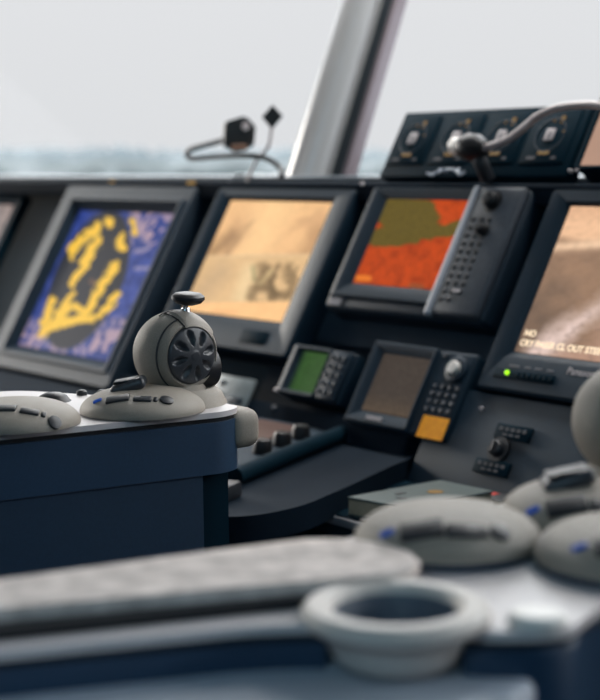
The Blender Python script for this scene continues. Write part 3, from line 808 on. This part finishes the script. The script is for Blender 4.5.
        if kind != 'first':
            p, m = on(-.043, .034); bb = bmesh.new(); box(bb, (0, 0, 0), (.010, .005, .0035), .0012, 2)
            bmesh.ops.transform(bb, matrix=Matrix.Translation(p) @ m, verts=bb.verts); mesh_obj('blue_light', bb, 'glow_blue', pod)
        if kind == 'ball':   # rocker switch on the crown
            p, m = on(-.013, .004); m = m @ Matrix.Rotation(math.radians(-16), 4, 'Y'); bb = bmesh.new(); box(bb, (0, 0, .002), (.038, .030, .012), .005, 3)
            bmesh.ops.transform(bb, matrix=Matrix.Translation(p) @ m, verts=bb.verts); sw = mesh_obj('rocker_switch', bb, 'cap', pod)
            bb = bmesh.new(); box(bb, (0, 0, .0083), (.027, .021, .003), .001, 2, Matrix.Rotation(math.radians(8), 4, 'Y'))
            bmesh.ops.transform(bb, matrix=Matrix.Translation(p) @ m, verts=bb.verts); mesh_obj('rocker', bb, 'knob', sw)
    # joystick ball
    bx, by, bz_ = ball; R = .0456; c = Vector((bx-off.x, by-off.y, bz_))
    rot = Matrix.Rotation(math.radians(90), 4, 'Y')         # lathe axis z -> +x
    yaw = Matrix.Rotation(math.radians(3), 4, 'Z')
    tx_ = yaw @ rot
    prof = [(0, -R)]
    for k in range(1, 40):
        a = -math.pi/2+math.pi*k/40; z = R*math.sin(a); r = R*math.cos(a)
        if z > .0305: break
        if abs(z-.021) < .0014: r *= .965
        if abs(z-.021) < .0026: prof.append((r, z))
        else: prof.append((r, z))
    prof += [(.0335, .0305), (.0318, .0285), (0, .0280)]
    # fine groove
    pf = []
    for r, z in prof: pf.append((r, z))
    b = bmesh.new(); lathe(b, pf, 80, tx_, c); bl_ = mesh_obj('joystick_ball', b, 'pod', root, angle=50)
    b = bmesh.new(); lathe(b, [(R*.892, .0198), (R*.892, .0202), (R*.889, .0214), (R*.87, .0218)], 80, tx_, c); mesh_obj('seam', b, 'btn', bl_)
    # petalled cap: disc with eight scoops
    bb = bmesh.new(); nr, na = 26, 96; grid = []
    RC = .0312
    for i in range(nr+1):
        r = RC*i/nr; row = []
        for k in range(na):
            a = 2*math.pi*k/na
            z = .0375-.0065*(r/RC)**2.2
            if i == nr: z = .0285
            q = (a+.2) % (math.pi/4)-math.pi/8
            lat = q*r; rc_ = r-.0195
            dd = (lat/(.0010+.15*r))**2+(rc_/.0088)**2
            if dd < 1: z -= .0050*(1-dd)**.6*(1-.25*rc_/.0088)
            if r < .006: z += .0006
            row.append(bb.verts.new((r*math.cos(a), r*math.sin(a), z)))
            if i == 0: break
        grid.append(row)
    for k in range(na): bb.faces.new((grid[0][0], grid[1][k], grid[1][(k+1) % na]))
    for i in range(1, nr):
        for k in range(na): bb.faces.new((grid[i][k], grid[i+1][k], grid[i+1][(k+1) % na], grid[i][(k+1) % na]))
    bmesh.ops.transform(bb, matrix=Matrix.Translation(c) @ tx_, verts=bb.verts); mesh_obj('petal_cap', bb, 'cap', bl_, angle=60)
    # saddle strap over the crown
    bb = bmesh.new()
    rows = []
    for i in range(15):
        a = math.radians(30+i*(106-30)/14.)      # angle in the y-z plane measured from +y
        row = []
        for j in range(9):
            x = .001+j*.0039
            rr = math.sqrt(max(R*R-x*x, 1e-8))+(.0022 if 0 < j < 8 and 0 < i < 14 else -.001)
            v = Vector((x, rr*math.cos(a), rr*math.sin(a))); row.append(bb.verts.new(c+yaw.to_3x3() @ v))
        rows.append(row)
    for i in range(14):
        for j in range(8): bb.faces.new((rows[i][j], rows[i+1][j], rows[i+1][j+1], rows[i][j+1]))
    mesh_obj('saddle', bb, 'pod', bl_)
    bb = bmesh.new()
    pts = []
    for i in range(15):
        a = math.radians(30+i*(116-30)/14.); x = .0005; rr = math.sqrt(R*R-x*x)+.0010
        pts.append(c+yaw.to_3x3() @ Vector((x, rr*math.cos(a), rr*math.sin(a))))
    tube(bb, pts, .0008, 6, 2)
    pts = []
    for j in range(9):
        x = .0005+j*.0039; a = math.radians(107); rr = math.sqrt(R*R-x*x)+.0006; pts.append(c+yaw.to_3x3() @ Vector((x, rr*math.cos(a), rr*math.sin(a))))
    tube(bb, pts, .0008, 6, 2)
    mesh_obj('strap', bb, 'knob', bl_)
    # thumb knob on its stem
    kc = c+Vector((.006, .011, 0))
    bb = bmesh.new(); lathe(bb, [(0, R*.9), (.0035, R*.9), (.0028, R+.008), (.003, .056)], 16, loc=kc); lathe(bb, [(0, R*.93), (.006, R*.96), (.005, R+.003), (0, R+.004)], 16, loc=kc); mesh_obj('stem', bb, 'chrome', bl_)
    bb = bmesh.new()
    kp_ = [(0, .0520), (.007, .0525), (.0145, .0550), (.0182, .0590), (.0178, .0622), (.0145, .0648), (.009, .0660), (0, .0662)]
    lathe(bb, kp_, 40, Matrix.Rotation(math.radians(5), 4, 'Y'), kc); mesh_obj('thumb_knob', bb, 'knob', bl_)
    # neck the ball sits on, and the dark drum behind it
    nb = Vector((c.x, c.y, zt))
    top = bz_-R*.80-zt
    b = bmesh.new(); lathe(b, [(.056, .0), (.050, .012), (.042, .018), (.033, top*.85), (.031, top+.004), (0, top+.004)], 56, loc=nb); mesh_obj('ball_neck', b, 'pod', root)
    b = bmesh.new(); lathe(b, [(0, -.012), (.022, -.012), (.024, -.008), (.024, .012), (.02, .016), (0, .016)], 36, Matrix.Rotation(math.radians(90), 4, 'X'), c+Vector((-sgn*0+.006, .030, -.018))); mesh_obj('drum', b, 'knob', root)
    return root, off, P

ZT1 = EYE-.26
ra, offa, Pa = arm('armrest_console', 'sharp navy chair armrest console with a pale top, domed pods and the focused ball joystick', -1.27, -1, ZT1,
    [(-1.349, .702, .066, 'first'), (-1.330, .842, .066, 'ball')], (-1.352, .899, EYE-.205), (-1.27, .90), 0.)
# extra controls on the pale plate of the far console
b = bmesh.new(); lathe(b, [(.020, 0), (.018, .002), (.015, .006), (.009, .009), (0, .010)], 40, loc=(-1.455-offa.x, .805-offa.y, ZT1)); mesh_obj('trackball', b, 'knob', ra)
for x, y, r in ((-1.47, .85, .006), (-1.455, .868, .006), (-1.445, .885, .005)):
    b = bmesh.new(); lathe(b, [(r, 0), (r, .004), (r*.6, .006), (0, .006)], 20, loc=(x-offa.x, y-offa.y, ZT1)); mesh_obj('button', b, 'btn', ra)
b = bmesh.new(); lathe(b, [(.007, 0), (.006, .006), (.003, .009), (0, .010)], 20, loc=(-1.318-offa.x, .925-offa.y, ZT1)); mesh_obj('toggle', b, 'chrome', ra)
b = bmesh.new(); box(b, (-1.304-offa.x, .941-offa.y, ZT1-.0245), (.056, .040, .043), .014, 5); mesh_obj('end_grip', b, 'pod', ra)

rb, offb, Pb = arm('armrest_console', 'blurred navy chair armrest console in the foreground with a cup holder and a cloth pad', -.80, 1, ZT1,
    [(-.712, .690, .063, 'pod'), (-.700, .815, .060, 'ball'), (-.603, .752, .066, 'pod')], (-.738, .912, EYE-.202), (-.62, .58), -.02, shape=[(-.89, .02), (-.815, .42), (-.782, .60), (-.776, .67), (-.775, .75), (-.782, .82), (-.795, .88), (-.797, .95), (-.76, .99), (-.70, .98), (-.56, .86), (-.548, .77), (-.562, .70), (-.556, .655), (-.540, .618), (-.562, .585), (-.615, .55), (-.660, .495), (-.713, .365), (-.83, .02)])
# flat knob on the plate corner
b = bmesh.new(); lathe(b, [(.017, 0), (.017, .004), (.014, .007), (0, .0075)], 40, loc=(-.560-offb.x, .613-offb.y, ZT1)); mesh_obj('flat_knob', b, 'white', rb)
# cloth pad
b = bmesh.new()
pp = [(-.87, .02), (-.797, .40), (-.765, .55), (-.748, .620), (-.70, .632), (-.664, .624), (-.650, .595), (-.694, .49), (-.743, .374), (-.86, .02)]
pp = round_corners(pp, [.01, .02, .03, .03, .03, .02, .02, .03, .03, .01], 5)
prism(b, [(x-offb.x, y-offb.y) for x, y in pp], ZT1+.0065, ZT1+.014, .003, 3); mesh_obj('arm_pad', b, 'pad', rb)
b = bmesh.new()
pb_ = round_corners([(-.865, .03), (-.79, .45), (-.745, .61), (-.675, .612), (-.650, .58), (-.668, .53), (-.727, .37), (-.845, .03)], .015, 4)
prism(b, [(x-offb.x, y-offb.y) for x, y in pb_], ZT1, ZT1+.0065, .001, 1); mesh_obj('pad_base', b, 'knob', rb)
# cup holder
c = Vector((-.616-offb.x, .556-offb.y, ZT1))
prof = [(0, -.024), (.030, -.024), (.035, -.021), (.0385, -.014), (.041, -.006), (.043, -.003), (.051, -.001), (.0545, .003), (.054, .007), (.050, .0105), (.040, .0105), (.037, .008), (.036, .005)]
b = bmesh.new(); lathe(b, prof, 72, loc=c); ch = mesh_obj('cup_holder', b, 'ring', rb)
b = bmesh.new(); lathe(b, [(.0365, .0055), (.0345, .0), (.033, -.018), (.028, -.0215), (0, -.022)], 72, loc=c); mesh_obj('liner', b, 'liner', ch)
# the round opening that takes the cup holder
cb = bmesh.new(); lathe(cb, [(0, -.08), (.040, -.08), (.040, .03), (0, .03)], 64, loc=c+rb.location)
cut = mesh_obj('cut', cb, 'ring', smooth=False)
for part in [p for p in rb.children if p.name.split('.')[0] in ('top_plate', 'gasket', 'upper_housing')]:
    md = part.modifiers.new('hole', 'BOOLEAN'); md.operation = 'DIFFERENCE'; md.object = cut; md.solver = 'EXACT'
    bpy.context.view_layer.update()
    me = bpy.data.meshes.new_from_object(part.evaluated_get(bpy.context.evaluated_depsgraph_get()))
    part.modifiers.clear(); part.data = me
bpy.data.objects.remove(cut)
# outer side tray
b = bmesh.new()
tp = [(-.80, .10), (-.72, .40), (-.65, .53), (-.596, .612), (-.570, .624), (-.540, .59), (-.54, .47), (-.62, .10)]
tp = round_corners(tp, .02, 4)
prism(b, [(x-offb.x, y-offb.y) for x, y in tp], ZT1-.062, ZT1-.027, .008, 3); mesh_obj('side_tray', b, 'tray', rb)

# ------------------------------------------------------------------ light
w = bpy.data.worlds.new('sky'); bpy.context.scene.world = w; w.use_nodes = True
nt = w.node_tree; bg = nt.nodes['Background']
tc = nt.nodes.new('ShaderNodeTexCoord'); sp = nt.nodes.new('ShaderNodeSeparateXYZ')
rp = nt.nodes.new('ShaderNodeValToRGB'); e = rp.color_ramp.elements
e[0].position = .0; e[0].color = (.77, .77, .79, 1); e[1].position = .75; e[1].color = (7.5, 7.6, 7.8, 1)
k = e.new(.13); k.color = (.815, .81, .83, 1)
k = e.new(.30); k.color = (5.6, 5.7, 5.9, 1)
nt.links.new(tc.outputs['Generated'], sp.inputs[0]); nt.links.new(sp.outputs['Z'], rp.inputs[0]); nt.links.new(rp.outputs[0], bg.inputs[0])
bg.inputs[1].default_value = 1.0
def portal(loc, rot, sx, sy):
    l = bpy.data.lights.new('daylight_portal', 'AREA'); l.shape = 'RECTANGLE'; l.size = sx; l.size_y = sy
    l.cycles.is_portal = True
    o = bpy.data.objects.new('daylight_portal', l); C.objects.link(o); o.location = loc; o.rotation_euler = rot
portal(((XL+XR)/2, YF+.40, 1.87), (math.radians(-90), 0, 0), XR-XL, 1.1)
portal((XL-.12, -.25, 1.6), (0, math.radians(-90), 0), 1.3, 5.4)

def lamp(loc, sx, sy, power, col=(1, .97, .93)):  # unseen overhead fill lights, added only for their effect
    l = bpy.data.lights.new('fill_lamp', 'AREA'); l.shape = 'RECTANGLE'; l.size = sx; l.size_y = sy; l.energy = power; l.color = col
    o = bpy.data.objects.new('fill_lamp', l); C.objects.link(o); o.location = loc
lamp((-2.9, 1.95, ZC-.06), 1.5, .3, 24)  # added near the windows to brighten the armrests
lamp((-2.3, -.5, ZC-.02), .8, .6, 4)  # added to light the left side of the ball
lamp((-1.3, 1.95, ZC-.06), 1.2, .3, 16)  # second added light for the armrests
lamp((.6, -1.2, ZC-.02), 1.2, .6, 24, (.45, .78, 1))  # bluish fill added aft to lift the dark recesses
sl = bpy.data.lights.new('hazy_sun', 'SUN'); sl.energy = 1.7; sl.angle = math.radians(14); sl.color = (1, .94, .85)
so = bpy.data.objects.new('hazy_sun', sl); C.objects.link(so); so.location = (-8, -1, 4)
so.rotation_euler = Vector((1, .03, -.20)).to_track_quat('-Z', 'Y').to_euler()

# ------------------------------------------------------------------ camera
S = Matrix(((0.6214878, -0.7834238, 0), (0.7834238, 0.6214878, 0), (0, 0, 1)))          # ship axes of the view's level frame
Rr = Matrix(((0.9999375, -0.0013955, -0.0110958), (-0.0111832, -0.1247767, -0.9921218), (0, 0.9921839, -0.1247845)))
B = S @ Rr.transposed()
cam = bpy.data.cameras.new('camera'); co = bpy.data.objects.new('camera', cam); C.objects.link(co)
right, down, fwd = B.col[0], B.col[1], B.col[2]
m = Matrix((right, -down, -fwd)).transposed().to_4x4(); m.translation = (0, 0, EYE)
co.matrix_world = m
cam.sensor_fit = 'HORIZONTAL'; cam.sensor_width = 36; cam.lens = 90
cam.clip_end = 9000; cam.clip_start = .05
cam.dof.use_dof = True; cam.dof.focus_distance = 1.60; cam.dof.aperture_fstop = 5.6
sc = bpy.context.scene; sc.camera = co
sc.view_settings.view_transform = 'Standard'; sc.view_settings.look = 'None'
sc.view_settings.exposure = 0; sc.view_settings.gamma = 1; sc.view_settings.use_curve_mapping = False
